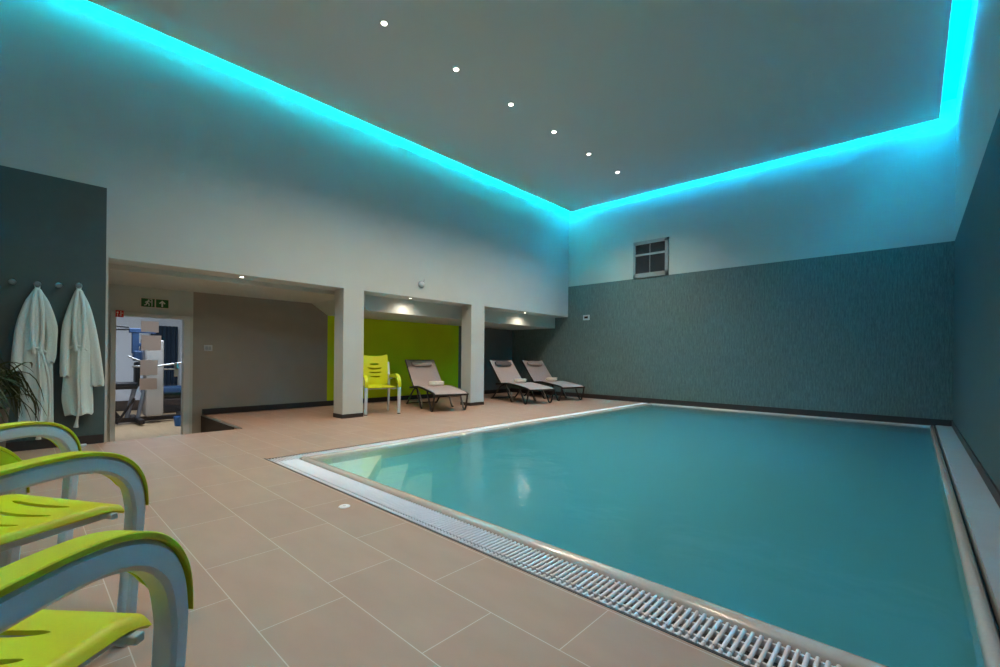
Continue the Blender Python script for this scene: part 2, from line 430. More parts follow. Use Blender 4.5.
# gym machine
gm = empty('multi_gym', (-10.25, 1.62, PIT_Z))
fr = MB()
fr.box(-0.05, 0.05, -0.75, 0.8, 0.03, 0.11, bev=0.01); fr.box(-0.5, 0.5, -0.2, -0.12, 0.03, 0.11, bev=0.01); fr.box(-0.5, 0.5, 0.52, 0.6, 0.03, 0.11, bev=0.01)
fr.build('base_frame', 'gymblack', gm)
up = MB(); up.tube([(0, -0.30, 0.1), (0, -0.12, 1.0), (0, -0.08, 1.5)], 0.035); up.tube([(0.1, -0.16, 0.1), (0.1, 0.0, 1.0), (0.1, 0.05, 1.5)], 0.03)
up.build('upright', 'gymsilver', gm, smooth=True)
sh = MB(); sh.box(-0.15, 0.18, -0.06, 0.20, 0.12, 1.50, bev=0.03); sh.build('weight_shroud', 'shroud', gm)
ta = MB(); ta.box(-0.05, 0.05, -0.28, 0.1, 1.62, 1.70, bev=0.01); ta.box(-0.04, 0.04, -0.24, -0.14, 1.25, 1.66, bev=0.01); ta.box(-0.05, 0.05, -0.16, 0.15, 1.38, 1.44, bev=0.01)
ta.build('top_arm', 'gymblue', gm)
lb = MB(); lb.tube([(0, -0.70, 1.66), (0, -0.28, 1.68)], 0.018); lb.tube([(0, -0.70, 1.75), (0, -0.28, 1.72)], 0.018); lb.tube([(0, -0.70, 1.64), (0, -0.72, 1.70), (0, -0.70, 1.76)], 0.022)
lb.build('lat_bar', 'gymblack', gm, smooth=True)
bk = MB(); bk.box(-0.12, 0.12, -0.20, -0.13, 0.66, 1.10, bev=0.03); bk.build('back_pad', 'gymblack', gm, smooth=True)
sp = MB(); sp.box(-0.15, 0.15, -0.52, -0.16, 0.62, 0.74, bev=0.03); sp.build('seat_pad', 'gymblack', gm, smooth=True)
lg = MB(); lg.tube([(0, -0.5, 0.64), (0, -0.56, 0.35), (0, -0.42, 0.12)], 0.04); lg.tube([(0.1, -0.45, 0.02), (0.05, -0.2, 0.45)], 0.02); lg.tube([(0, -0.4, 0.12), (0, -0.8, 0.2)], 0.03); lg.build('leg_lever', 'gymblack', gm, smooth=True)
pb = MB(); pb.tube([(0.15, -0.25, 1.02), (0.3, 0.1, 1.03), (0.3, 0.75, 1.14)], 0.018); pb.tube([(0.1, -0.3, 1.2), (0.12, -0.1, 1.1), (0.15, 0.05, 1.04)], 0.016); pb.build('press_bar', 'steel', gm, smooth=True)
mo = MB(); mo.box(-0.08, 0.08, -0.22, -0.1, 1.12, 1.3, bev=0.02); mo.box(-0.08, 0.1, -0.12, 0.1, 0.95, 1.07, bev=0.03); mo.build('pivot_housing', 'gymblue', gm)
tag(gm, 'multi-station exercise machine with pale weight tower behind the glass door', 'exercise machine')
# navy curtain, bench, bin behind
cu = MB(); pts = []
for i in range(41):
    t = i / 40; pts.append((GX + 0.16 + 0.035 * sin(t * 38), 2.0 + 0.50 * t))
R = [[Vector((x, y, z)) for x, y in pts] for z in (PIT_Z + 0.12, 1.0, 1.55)]
cu.rings(R, closed=False); bmesh.ops.solidify(cu.bm, geom=cu.bm.faces[:], thickness=0.012)
tag(cu.build('curtain', 'navy', smooth=True), 'dark navy curtain hanging on the far gym wall', 'curtain')
be = empty('weight_bench', (-11.7, 2.2, PIT_Z))
q = MB(); q.box(-0.2, 0.2, -0.45, 0.45, 0.42, 0.56, bev=0.03); q.build('bench_pad', 'gymblue', be, smooth=True)
q = MB(); q.box(-0.2, 0.2, -0.42, 0.42, 0.02, 0.30, bev=0.02); q.box(-0.05, 0.05, -0.3, 0.3, 0.28, 0.43); q.build('bench_base', 'gymblack', be)
tag(be, 'low exercise bench with blue pad and black base behind the glass door', 'bench')
q = MB(); q.lathe([(0.02, 0), (0.075, 0.0), (0.09, 0.16), (0.082, 0.17), (0.07, 0.02)], mx=Matrix.Translation((-9.4, 1.93, PIT_Z)))
tag(q.build('bucket', 'bottle', smooth=True), 'small blue plastic bucket on the gym floor beside the door frame', 'bucket')

# ================================================================== SWIMMING POOL
pool = empty('swimming_pool', ((PX0 + PX1) / 2, (PY0 + PY1) / 2, 0))
tag(pool, 'rectangular indoor pool of turquoise water with corner steps, sunk in the tiled floor', 'swimming pool')
ox, oy = pool.location.x, pool.location.y
OFF = Matrix.Translation((-ox, -oy, 0))
DEP = -1.35
ba = MB()
ba.box(PX0 - 0.06, PX1 + 0.04, PY0 - 0.06, PY1 + 0.1, DEP - 0.1, DEP, OFF)
ba.box(PX0 - 0.06, PX0, PY0 - 0.06, PY1 + 0.1, DEP, -0.03, OFF); ba.box(PX1, PX1 + 0.04, PY0 - 0.06, PY1 + 0.1, DEP, -0.03, OFF)
ba.box(PX0, PX1, PY0 - 0.06, PY0, DEP, -0.03, OFF); ba.box(PX0, PX1, PY1, PY1 + 0.04, DEP, -0.03, OFF)
ba.build('basin', 'basin', pool)
for i, (a, b_, zt) in enumerate(((0.88, 0.72, -0.08), (1.28, 1.05, -0.22), (1.68, 1.38, -0.37))):
    q = MB(); q.prism([(PX0, PY0), (PX0 + a, PY0), (PX0, PY0 + b_)], 'z', zt - (0.15 if i < 2 else 0.95), zt, OFF)
    q.build('step', 'step', pool)
# glazed curb round the water (rounded lip), top a little above the water
def lip(pts_prof, ax, a, b_):
    m_ = MB()
    if ax == 'x': m_.rings([[OFF @ Vector((t, u, z)) for u, z in pts_prof] for t in (a, b_)])
    else: m_.rings([[OFF @ Vector((u, t, z)) for u, z in pts_prof] for t in (a, b_)])
    return m_
def prof(c0, c1, ztop=0.012):
    s_ = 1 if c1 > c0 else -1; n = 8; P = []
    wd = abs(c1 - c0)
    for k in range(n + 1):
        a = pi * k / n
        P.append((c0 + s_ * wd * (0.5 - 0.5 * cos(a)), -0.035 + (ztop + 0.035) * sin(a) ** 0.5 if 0 < k < n else -0.035))
    P.append((c1, -0.12)); P.append((c0, -0.12)); return P
k_ = lip(prof(1.715, PY0 + 0.005), 'x', PX0 - 0.07, XR - 0.24)
k2 = lip(prof(PX0 - 0.075, PX0 + 0.005), 'y', 1.715, PY1 + 0.02)
k3 = lip(prof(PX1 - 0.005, PX1 + 0.045), 'y', 1.715, PY1 + 0.02)
k4 = lip(prof(PY1 - 0.005, PY1 + 0.05, 0.006), 'x', PX0 - 0.07, PX1 + 0.045)
for k in (k_, k2, k3, k4): k.build('curb', 'curb', pool, smooth=True)
# gutter channels
g = MB(); g.box(-4.22, XR, 1.50, 1.715, -0.16, -0.07, OFF); g.box(-4.22, PX0 - 0.075, 1.715, YB - .01, -0.16, -0.07, OFF)
g.box(PX1 + 0.045, XR, 1.5, YB - .01, -0.16, -0.06, OFF); g.box(PX0 - .07, PX1 + .045, PY1 + 0.05, YB - .01, -0.16, -0.01, OFF)
g.box(-4.22, -4.2, 1.5, 8.99, -0.1, -0.002, OFF)
g.build('gutter', 'gutter', pool)
wbox('trim_6', 'ledge', (0.238, XR - 0.012, 1.50, YB - 0.014, -0.06, 0.012))
wbox('trim_7', 'curb', (PX0 - .07, PX1 + .04, PY1 + 0.06, YB - 0.014, -0.01, 0.008))
# water body
wa = MB(); wa.box(PX0 + 0.001, PX1 - 0.001, PY0 + 0.001, PY1 - 0.001, DEP + 0.001, -0.012, OFF)
wo = wa.build('water', 'water', pool); wo['label'] = 'calm turquoise water filling the pool'
# gratings
def grate(name, along, a, b_, c0, c1, label, pitch=0.026):
    m_ = MB(); n = int((b_ - a) / pitch)
    mid = c0 + (c1 - c0) * 0.20; ee = c0 + (c1 - c0) * 0.16
    def put(t, p, q, r, z):
        if along == 'x': m_.tube([(t, p, z), (t, p + 0.004, z), (t, q - 0.004, z), (t, q, z)], [r * 0.55, r, r, r * 0.55], 8)
        else: m_.tube([(p, t, z), (p + 0.004, t, z), (q - 0.004, t, z), (q, t, z)], [r * 0.55, r, r, r * 0.55], 8)
    for i in range(n):
        t = a + pitch * (i + 0.5)
        put(t, c0 + 0.004, ee, 0.0072, -0.008); put(t, mid, c0 + (c1 - c0) * 0.97, 0.0072, -0.008)
    for fr_ in (0.10, 0.28, 0.60, 0.9):
        u = c0 + (c1 - c0) * fr_
        if along == 'x': m_.box(a, b_, u - 0.004, u + 0.004, -0.03, -0.009)
        else: m_.box(u - 0.004, u + 0.004, a, b_, -0.03, -0.009)
    o = m_.build(name, 'grate', smooth=True); tag(o, label, 'grate'); return o
grate('overflow_grate', 'x', -4.02, 0.225, 1.505, 1.712, 'white slatted overflow grating along the near edge of the pool')
grate('overflow_grate', 'y', 1.50, YB - 0.02, -4.196, -4.028, 'white slatted overflow grating along the long left side of the pool')

# ================================================================== COVE LED STRIPS
zz = HC + 0.046
for name, bx in (('wall side', (XL + GAP + 0.045, XL + GAP + 0.08, YN + 0.4, YB - GAP - 0.06, zz - .004, zz + .004)),
                 ('right', (XR - GAP - 0.08, XR - GAP - 0.045, YN + 0.4, YB - GAP - 0.06, zz - .004, zz + .004)),
                 ('back', (XL + GAP + 0.06, XR - GAP - 0.06, YB - GAP - 0.08, YB - GAP - 0.045, zz - .004, zz + .004))):
    o = MB().box(*bx).build('led_strip', 'led' if name == 'wall side' else 'led_blue')
    # small carrier under the strip so that it rests on the ceiling board
    x0, x1, y0, y1 = bx[:4]
    MB().box(x0, x1, y0, y1, HC + 0.03, zz - .004).build('led_carrier', 'white', o)
    tag(o, {'wall side': 'cyan LED strip glowing in the ceiling cove above the left white wall',
            'right': 'cyan LED strip glowing in the ceiling cove along the right wall',
            'back': 'cyan LED strip glowing in the ceiling cove above the vent and far wall'}[name], 'led strip')

# ================================================================== DOWNLIGHTS
def spot_light(parent, power, size, blend, loc, col=(1.0, 0.82, 0.64), rad=0.035, nm='lamp_light'):
    l = bpy.data.lights.new(nm, 'SPOT'); l.energy = power; l.spot_size = size; l.spot_blend = blend
    l.color = col; l.shadow_soft_size = rad
    o = bpy.data.objects.new(nm, l); COL.objects.link(o); o.location = loc; o.parent = parent; return o
def downlight(x, y, z, power, size, label, group, r=0.026, blend=1.0, light=True):
    t = empty('ceiling_downlight', (x, y, z))
    MB().lathe([(r * 1.0, 0.02), (r * 1.0, -0.002), (r * 1.05, -0.006), (r * 1.35, -0.004), (r * 1.4, 0.0), (r * 1.4, 0.001)], 28).build('trim_ring', 'steel', t, smooth=True)
    MB().lathe([(0.001, -0.003), (r * 0.6, -0.004), (r * 0.98, -0.001), (r * 0.98, 0.01)], 24).build('lamp', 'lampon', t, smooth=True)
    if light: spot_light(t, power, size, blend, (0, 0, -0.03))
    tag(t, label, 'downlight', group); return t
nth = ['nearest lit downlight of the six in the grey ceiling', 'second lit downlight in the ceiling row, counted from the nearest',
       'third lit ceiling downlight, just nearer than the middle of the row', 'fourth lit ceiling downlight, just beyond the middle of the row',
       'fifth lit downlight, next to last towards the far wall', 'farthest lit ceiling downlight, closest to the vent wall']
for i in range(6):
    downlight(-4.04, 2.545 + 0.99 * i, HC, SPOT_W, radians(131), nth[i], 'ceiling downlights in a row')
downlight(-4.04, 1.555, HC, SPOT_W * 0.55, radians(131), 'lit downlight of the ceiling row just before the visible six', 'ceiling downlights nearer than the frame')
for x, y in ((-1.7, 0.95), (-1.7, -1.1)):      # over and behind the camera
    downlight(x, y, HC, SPOT_W, radians(131), 'lit ceiling downlight over the deck near the camera', 'ceiling downlights nearer than the frame')
for y, lb_ in ((1.93, 'small lit downlight under the header above the stair recess'), (4.53, 'small lit downlight over the green armchair bay'),
              (7.58, 'small lit downlight over the pair of loungers')):
    downlight(-6.29, y, HH, ALC_W * (1.8 if y < 2 else 1.0), radians(165), lb_, 'alcove downlights under the header', r=0.026)
gl_ = bpy.data.lights.new('gym_lamp_light', 'AREA'); gl_.energy = GYM_W; gl_.size = 1.2; gl_.color = (0.86, 0.92, 1.0)
gp = empty('gym_ceiling_lamp', (-10.0, 1.6, 2.3)); tag(gp, 'flat square lamp on the ceiling of the exercise room', 'ceiling lamp')
MB().box(-0.6, 0.6, -0.6, 0.6, -0.03, 0).build('lamp_housing', 'limewhite', gp)
go = bpy.data.objects.new('lamp_light', gl_); COL.objects.link(go); go.parent = gp; go.location = (0, 0, -0.04)

# ================================================================== WALL FITTINGS
# ventilation grille on the back wall
v = empty('ventilation_grille', (-4.06, YB, 3.03))
fm = MB(); W2, Hh2 = 0.38, 0.385
for a in ((-W2, W2, Hh2 - .07, Hh2), (-W2, W2, -Hh2, -Hh2 + .09), (-W2, -W2 + .05, -Hh2, Hh2), (W2 - .07, W2, -Hh2, Hh2), (-W2, W2, .075, .115)):
    fm.box(a[0], a[1], -0.03, 0, a[2], a[3])
fm.build('frame', 'vent', v)
for x0, x1, z0, z1 in ((-.33, -.015, .115, .315), (-.005, .31, .115, .315), (-.33, -.015, -.295, .075), (-.005, .31, -.295, .075)):
    q = MB(); q.box(x0, x1, -0.006, 0, z0, z1)
    n = int((z1 - z0) / 0.026)
    for i in range(n):
        z = z0 + (i + 0.5) * (z1 - z0) / n
        q.prism([(-0.024, z - 0.006), (-0.005, z + 0.008), (-0.005, z + 0.011), (-0.024, z - 0.003)], 'x', x0, x1)
    q.build('louvre', 'louvre', v)
MB().box(-.017, -.003, -0.028, 0, -.3, .32).build('mullion', 'vent', v)
tag(v, 'square framed ventilation grille with dark louvres high on the far wall', 'vent')
t = empty('thermostat', (-5.60, YB, 1.87))
MB().box(-0.085, 0.085, -0.025, 0, -0.06, 0.06, bev=0.008).build('housing', 'limewhite', t)
MB().box(-0.05, 0.05, -0.028, -0.02, -0.022, 0.028).build('display', 'screen', t)
tag(t, 'small white wall control with dark display on the patterned far wall', 'thermostat')
t = empty('light_switch', (XA, 1.97, 1.015))
MB().box(0, 0.012, -0.055, 0.055, -0.045, 0.045, bev=0.004).build('plate', 'limewhite', t)
MB().box(0.010, 0.018, -0.038, 0.0, -0.026, 0.026, bev=0.002).build('socket_insert', 'vent', t)
MB().box(0.010, 0.018, 0.004, 0.038, -0.026, 0.026, bev=0.002).build('rocker', 'vent', t)
tag(t, 'white switch plate on the grey alcove wall beside the door', 'switch')
t = empty('dome_sensor', (XL, 4.62, 2.14))
RX = Matrix.Rotation(pi / 2, 4, 'Y')
MB().lathe([(0.001, 0), (0.06, 0), (0.062, 0.012), (0.05, 0.02), (0.001, 0.02)], mx=RX).build('base', 'vent', t, smooth=True)
MB().lathe([(0.046, 0.018), (0.044, 0.035), (0.034, 0.052), (0.018, 0.062), (0.002, 0.065)], mx=RX).build('dome', 'limewhite', t, smooth=True)
MB().tube([(0.01, 0.035, 0.04), (0.03, 0.05, 0.07), (0.02, 0.05, 0.10)], 0.006).build('bracket', 'steel', t, smooth=True)
tag(t, 'small round dome sensor on the white wall between the pillars', 'sensor')
t = empty('floor_inlet', (-2.54, 1.36, 0))
MB().lathe([(0.001, 0.0), (0.034, 0), (0.034, 0.003), (0.03, 0.006), (0.001, 0.006)], 28).build('disc', 'grate', t, smooth=True)
MB().lathe([(0.001, 0.006), (0.010, 0.006), (0.009, 0.0075), (0.001, 0.0075)], 20).build('screw_cap', 'limewhite', t, smooth=True)
tag(t, 'small round white cover set in the floor tiles near the pool grating', 'floor cover')
t = MB(); t.box(-6.03, -5.98, 0.32, 0.47, 0, 0.022, bev=0.008)
tag(t.build('door_wedge', 'limewhite', smooth=True), 'small white wedge lying on the tiles below the robes', 'door wedge')

# emergency exit sign: two panels on white border
s = empty('exit_sign', (XA, 1.315, 1.635))
MB().box(0, 0.012, -0.155, -0.005, -0.058, 0.058).build('panel', 'sgreen', s)
MB().box(0, 0.012, 0.010, 0.155, -0.058, 0.058).build('panel', 'sgreen', s)
MB().box(0, 0.008, -0.165, 0.165, -0.066, 0.066).build('backing', 'frost', s)
def glyph(polys, name, par, mt, x=0.0125):
    m_ = MB()
    for P in polys:
        m_.prism(P, 'x', x - 0.001, x + 0.002)
    return m_.build(name, mt, par)
# running figure leaving through a doorway
R_ = lambda cy, cz, r: [(cy + r * cos(a * pi / 6), cz + r * sin(a * pi / 6)) for a in range(12)]
def limb(a, b_, w_):
    a, b_ = Vector(a), Vector(b_); n = (b_ - a).normalized(); n = Vector((-n.y, n.x)) * w_ / 2
    return [tuple(a + n), tuple(b_ + n), tuple(b_ - n), tuple(a - n)]
glyph([R_(-0.073, 0.036, 0.010), limb((-.078, .026), (-.092, -.006), .018), limb((-.078, .022), (-.052, .008), .009), limb((-.052, .008), (-.046, .020), .008),
       limb((-.080, .022), (-.104, .014), .009), limb((-.104, .014), (-.110, -.002), .008), limb((-.090, -.004), (-.066, -.016), .011), limb((-.066, -.016), (-.070, -.044), .010),
       limb((-.094, -.004), (-.100, -.030), .011), limb((-.100, -.030), (-.124, -.036), .010),
       limb((-.036, -.05), (-.036, .05), .008), limb((-.036, .048), (-.062, .048), .007)], 'running_figure', s, 'swhite')
glyph([[(0.082, 0.044), (0.120, 0.004), (0.106, -0.004), (0.091, 0.012), (0.091, -0.046), (0.073, -0.046), (0.073, 0.012), (0.058, -0.004), (0.044, 0.004)]], 'arrow', s, 'swhite')
tag(s, 'green and white emergency exit sign with running figure and upward arrow', 'sign')
s = empty('fire_sign', (XA, 0.928, 1.455))
MB().box(0.03, 0.040, -0.042, 0.042, -0.045, 0.045).build('panel', 'sred', s)
glyph([[(-.030, .026), (-.012, .026), (-.012, .006), (-.030, .006)], limb((-.022, -.002), (-.022, -.034), .008), limb((.012, .034), (.012, -.034), .010), limb((.012, .0), (.032, .012), .007), limb((-.006, -.02), (.012, -.01), .006)], 'fire_symbol', s, 'swhite', x=0.0405)
MB().box(0.0, 0.030, -0.02, 0.02, -0.02, 0.02).build('bracket', 'limewhite', s)
tag(s, 'small red and white fire equipment sign at the top left of the door', 'sign')

# ================================================================== ROBES AND KNOBS
XK = XL + 0.012
def knob(y, z, label):
    t = empty('wall_hook', (XK, y, z))
    MB().lathe([(0.001, 0), (0.020, 0), (0.020, 0.006), (0.008, 0.010), (0.008, 0.035), (0.022, 0.042), (0.026, 0.052), (0.020, 0.060), (0.001, 0.062)], 20, mx=RX).build('knob', 'steel', t, smooth=True)
    tag(t, label, 'hook', 'round steel hooks on the slate wall')
knob(-0.04, 1.565, 'bare round steel hook left of both hanging robes')
knob(0.12, 1.565, 'round steel hook holding the left robe')
knob(0.262, 1.57, 'bare round steel hook between the two robes')
knob(0.404, 1.585, 'round steel hook holding the right robe')

def cloth(levels, seed, folds, n=64, amp=0.012, x0=0.0):
    """closed draped form: levels = [(z, y_left, y_right, depth, x_centre)]"""
    rnd = random.Random(seed); ph = [rnd.uniform(0, 6.28) for _ in range(4)]
    pts = bez([Vector(l[:3]) for l in levels], 5); dep = bez([Vector((l[3], l[4], 0)) for l in levels], 5)
    R = []
    for k, (p, d_) in enumerate(zip(pts, dep)):
        z, yl, yr = p; ring = []; c_ = (yl + yr) / 2; hw = (yr - yl) / 2; t = k / (len(pts) - 1)
        for i in range(n):
            a = 2 * pi * i / n; ca, sa = cos(a), sin(a)
            fold = 1 + 0.16 * t ** 0.4 * 0
            y = c_ + hw * (abs(ca) ** 0.8 * (1 if ca > 0 else -1))
            bump = amp * (0.35 + t) * (sin(folds * (y - c_) / 0.1 + ph[0] + 1.1 * sin(3 * z + ph[1])) + 0.5 * sin(folds * 2.1 * (y - c_) / 0.1 + ph[2] + 2 * z))
            x = x0 + d_[1] + d_[0] * (abs(sa) ** 0.7 * (1 if sa > 0 else -1)) + (bump if sa > 0 else bump * 0.3) * min(1, abs(sa) * 2)
            ring.append(Vector((max(x, 0.004), y, z + 0.010 * sin(6 * a + ph[3]) * t ** 8)))
        R.append(ring)
    return MB().rings(R)

def robe(y, zt, label, kind):
    t = empty('bathrobe', (XK, y, zt))
    if kind == 0:
        body = [(0.0, -.012, .012, .012, .05), (-.03, -.030, .032, .03, .05), (-.12, -.06, .062, .04, .06), (-.30, -.092, .098, .05, .07), (-.52, -.10, .105, .055, .075),
                (-.80, -.108, .110, .06, .075), (-1.10, -.112, .115, .06, .07), (-1.30, -.118, .118, .06, .07)]
        sl = [(-.03, -.03, .0, .02, .06), (-.15, -.085, -.02, .03, .07), (-.35, -.135, -.06, .035, .08), (-.55, -.155, -.08, .04, .085), (-.72, -.165, -.075, .045, .085), (-.78, -.165, -.075, .045, .085)]
        sr = [(-.04, .0, .035, .02, .07), (-.15, .02, .085, .03, .085), (-.35, .05, .135, .04, .10), (-.50, .06, .134, .04, .10), (-.64, .045, .130, .04, .10), (-.70, .05, .118, .04, .10)]
        ties = [(.02, 1.42), (.075, 1.30)]
    else:
        body = [(0.0, -.012, .012, .012, .05), (-.03, -.028, .030, .03, .05), (-.14, -.055, .055, .04, .06), (-.32, -.085, .085, .05, .07), (-.55, -.095, .095, .055, .075),
                (-.85, -.105, .10, .06, .075), (-1.08, -.115, .112, .06, .07), (-1.24, -.095, .115, .06, .07)]
        sl = [(-.03, -.03, .0, .02, .06), (-.18, -.075, -.02, .03, .075), (-.36, -.115, -.045, .04, .09), (-.55, -.128, -.06, .04, .095), (-.80, -.132, -.055, .04, .095), (-.86, -.128, -.055, .04, .095)]
        sr = [(-.03, .0, .03, .02, .06), (-.18, .02, .085, .03, .075), (-.40, .05, .13, .035, .085), (-.65, .07, .165, .04, .09), (-.90, .085, .19, .045, .095), (-.96, .085, .192, .045, .095)]
        ties = [(-.01, 1.36)]
    cloth(body, 3 + kind, 3.2, amp=0.016).build('robe_body', 'robe', t, smooth=True)
    cloth(sl, 13 + kind, 3.0, n=40, amp=0.008).build('sleeve', 'robe', t, smooth=True)
    cloth(sr, 23 + kind, 3.0, n=40, amp=0.008).build('sleeve', 'robe', t, smooth=True)
    # folded collar / lapel and belt band bunched at the waist
    m_ = MB()
    for s_ in (-1, 1):
        m_.tube(bez([(0.095, s_ * .012, -.03), (0.125, s_ * .030, -.2), (0.140, s_ * .035, -.42), (0.145, s_ * .02, -.62)], 6), 0.016, 8, flat=1.0)
    m_.build('lapel', 'robe', t, smooth=True)
    b_ = MB(); b_.tube(bez([(0.118, -.07, -.60), (0.142, -.03, -.57), (0.144, .02, -.575), (0.122, .06, -.61)], 6), 0.012, 8)
    for ty, ln in ties:
        b_.tube(bez([(0.15, ty * .4, -.60), (0.165, ty, -.85), (0.15, ty + .01, -1.15), (0.12, ty - .005, -ln)], 6), [0.010] * 17 + [0.014, 0.02], 8)
    b_.build('belt', 'robe', t, smooth=True)
    MB().tube(bez([(0.045, -.008, -.02), (0.045, -.018, .03), (0.042, 0, .055), (0.045, .018, .03), (0.045, .008, -.02)], 5), 0.005, 6).build('hanging_loop', 'robe', t, smooth=True)
    tag(t, label, 'bathrobe', 'white bathrobes on the slate wall'); return t
robe(0.12, 1.53, 'white terry bathrobe on the left, its belt ends trailing near the floor', 0)
robe(0.404, 1.555, 'white terry bathrobe on the right, sleeve flared out beside the doorway', 1)

# ================================================================== PLANT
def plant():
    t = empty('potted_plant', (-4.78, -0.21, 0))
    MB().lathe([(0.001, 0), (0.12, 0), (0.14, 0.02), (0.17, 0.50), (0.175, 0.52), (0.16, 0.52), (0.155, 0.48), (0.001, 0.48)], 32).build('pot', 'pot', t, smooth=True)
    MB().lathe([(0.001, 0.47), (0.154, 0.47), (0.12, 0.492), (0.001, 0.497)], 24).build('soil', 'soil', t, smooth=True)
    rnd = random.Random(5); m_ = MB()
    for i in range(150):
        a = rnd.uniform(0, 2 * pi); L_ = rnd.uniform(0.22, 0.46); h = rnd.uniform(0.12, 0.42); dr = rnd.uniform(0.18, 0.5)
        z0 = rnd.uniform(0.5, 0.72); r0 = rnd.uniform(0, 0.05)
        P = []
        for k in range(9):
            s_ = k / 8; r = r0 + L_ * (s_ ** 0.8) * (1 - 0.18 * s_ * s_); z = z0 + h * sin(min(s_ * 1.5, 1.57)) * 0.9 - dr * max(0, s_ - 0.35) ** 1.6 * 1.6
            P.append(Vector((r * cos(a + 0.35 * s_ * s_), r * sin(a + 0.35 * s_ * s_), max(z, 0.02))))
        wd = rnd.uniform(0.006, 0.011); R = []
        for k, p in enumerate(P):
            tn = (P[min(k + 1, 8)] - P[max(k - 1, 0)]).normalized(); sd = tn.cross(Vector((0, 0, 1))).normalized(); ww = wd * (1 - (k / 8) ** 2.5) * (0.5 + 1.0 * min(1, k / 3)) + 0.0008
            up_ = sd.cross(tn).normalized()
            R.append([p - sd * ww, p - up_ * ww * 0.35, p + sd * ww, p - up_ * (ww * 0.35 + 0.0012)])
        m_.rings(R)
    m_.build('foliage', 'leaf', t, smooth=True)
    tag(t, 'leafy green plant with long drooping blades at the left picture edge', 'potted plant')
plant()

# ================================================================== ARMCHAIRS
def make_chair():
    root = empty('armchair')
    # side loops: front leg rising into the arm
    path = bez([(0, .222, 0), (0, .236, .20), (0, .250, .38), (0, .250, .44), (0, .234, .51), (0, .190, .563), (0, .120, .592), (0, .03, .598), (0, -.09, .590), (0, -.19, .578), (0, -.262, .56)], 6)
    yz = [(p.y, p.z) for p in path]; n = len(yz)
    ht = [0.017 + 0.008 * min(1, max(0, (i / n - 0.12) * 3)) for i in range(n)]
    for sx in (-1, 1):
        MB().band(yz, 0.024, ht, sx * 0.262).build('side_loop', 'limewhite', root, smooth=True)
        # green cap following the outside of the loop
        i0 = next(i for i, q in enumerate(yz) if q[1] > 0.425)
        cp = []; ct = []
        sel = list(range(max(i0 - 1, 1), n))
        for j, i in enumerate(sel):
            a = yz[i - 1]; b_ = yz[min(i + 1, n - 1)]; tt = Vector((b_[0] - a[0], b_[1] - a[1])).normalized(); nn = Vector((tt.y, -tt.x))
            th = 0.0008 + 0.0055 * min(1, j / 16)
            cp.append((yz[i][0] + nn.x * (ht[i] + th), yz[i][1] + nn.y * (ht[i] + th))); ct.append(th)
        MB().band(cp, 0.0275, ct, sx * 0.262).build('arm_cap', 'lime', root, smooth=True)
        # green inner cheek of the arm
        ck = MB(); i1 = next(i for i, q in enumerate(yz) if q[1] > 0.455); sel2 = [yz[i] for i in range(i1, n)]
        ck.band(sel2, 0.0022, [h * 0.94 * min(1, 0.25 + k / 6) for k, h in enumerate(ht[i1:])], sx * (0.262 - 0.0262)); ck.build('arm_cheek', 'lime', root, smooth=True)
        # rear leg up to the back frame
        rl = bez([(0, -.285, 0), (0, -.262, .20), (0, -.245, .42), (0, -.262, .60), (0, -.300, .82)], 6)
        MB().band([(p.y, p.z) for p in rl], 0.017, [0.019 - 0.007 * i / len(rl) for i in range(len(rl))], sx * 0.236).build('rear_leg', 'limewhite', root, smooth=True)
    # seat frame rails
    fr = MB()
    for sx in (-1, 1): fr.box(sx * 0.185 - 0.011, sx * 0.185 + 0.011, -.25, .215, .393, .423, bev=0.004)
    fr.box(-.245, .245, .194, .214, .400, .418, bev=0.004); fr.box(-.235, .235, -.255, -.232, .393, .423, bev=0.004)
    fr.build('seat_frame', 'limewhite', root)
    # seat with transverse slots
    def smap(u, v_):
        e = abs(u) / 0.226
        return Vector((u * (1 - 0.04 * (0.5 - v_)), v_ * 0.47 - 0.225, 0.446 - 0.014 * sin(pi * min(max(v_, 0), 1)) * (1 - e * e) - 0.022 * max(0, v_ - 0.86) ** 2 * 40 - 0.020 * max(0, (e - 0.88) / 0.12) ** 2))
    sl = [(0, hu, (lambda u, c=c, cv=cv: c - cv * (1 - (u / 0.2) ** 2) + cv * 0.5), 0.019) for c, hu, cv in ((0.20, .13, .03), (0.36, .15, .035), (0.52, .15, .04), (0.68, .15, .045), (0.83, .12, .045))]
    panel(smap, -0.226, 0.226, 0, 1, sl, 0.009, nu=60).build('seat', 'lime', root, smooth=True)
    # backrest with arched slots
    def bmap(u, v_):
        wd = 1 + 0.08 * v_
        return Vector((u * wd, -.232 - 0.085 * v_ - 0.03 * v_ * v_ + 0.030 * (abs(u) / 0.21) ** 2 * (0.4 + v_ * 0.6), 0.47 + 0.445 * v_ + 0.036 * (abs(u) / 0.21) ** 2 * v_ ** 3 - 0.03 * (1 - (abs(u) / .21) ** 2) * (1 - v_) ** 3))
    bl = [(0, hu, (lambda u, c=c: c + 0.05 * (u / 0.15) ** 2), hv) for c, hu, hv in ((0.26, .085, .026), (0.40, .11, .026), (0.54, .115, .026), (0.70, .075, .036))]
    panel(bmap, -0.21, 0.21, 0, 1, bl, 0.009).build('backrest', 'lime', root, smooth=True)
    # feet
    for sx in (-1, 1):
        MB().box(sx * 0.262 - .0245, sx * 0.262 + .0245, .217, .254, 0, .012, bev=0.003).build('foot_cap', 'black', root)
        MB().box(sx * 0.236 - .018, sx * 0.236 + .018, -.306, -.267, 0, .012, bev=0.003).build('foot_cap', 'black', root)
    return root
chair0 = make_chair()
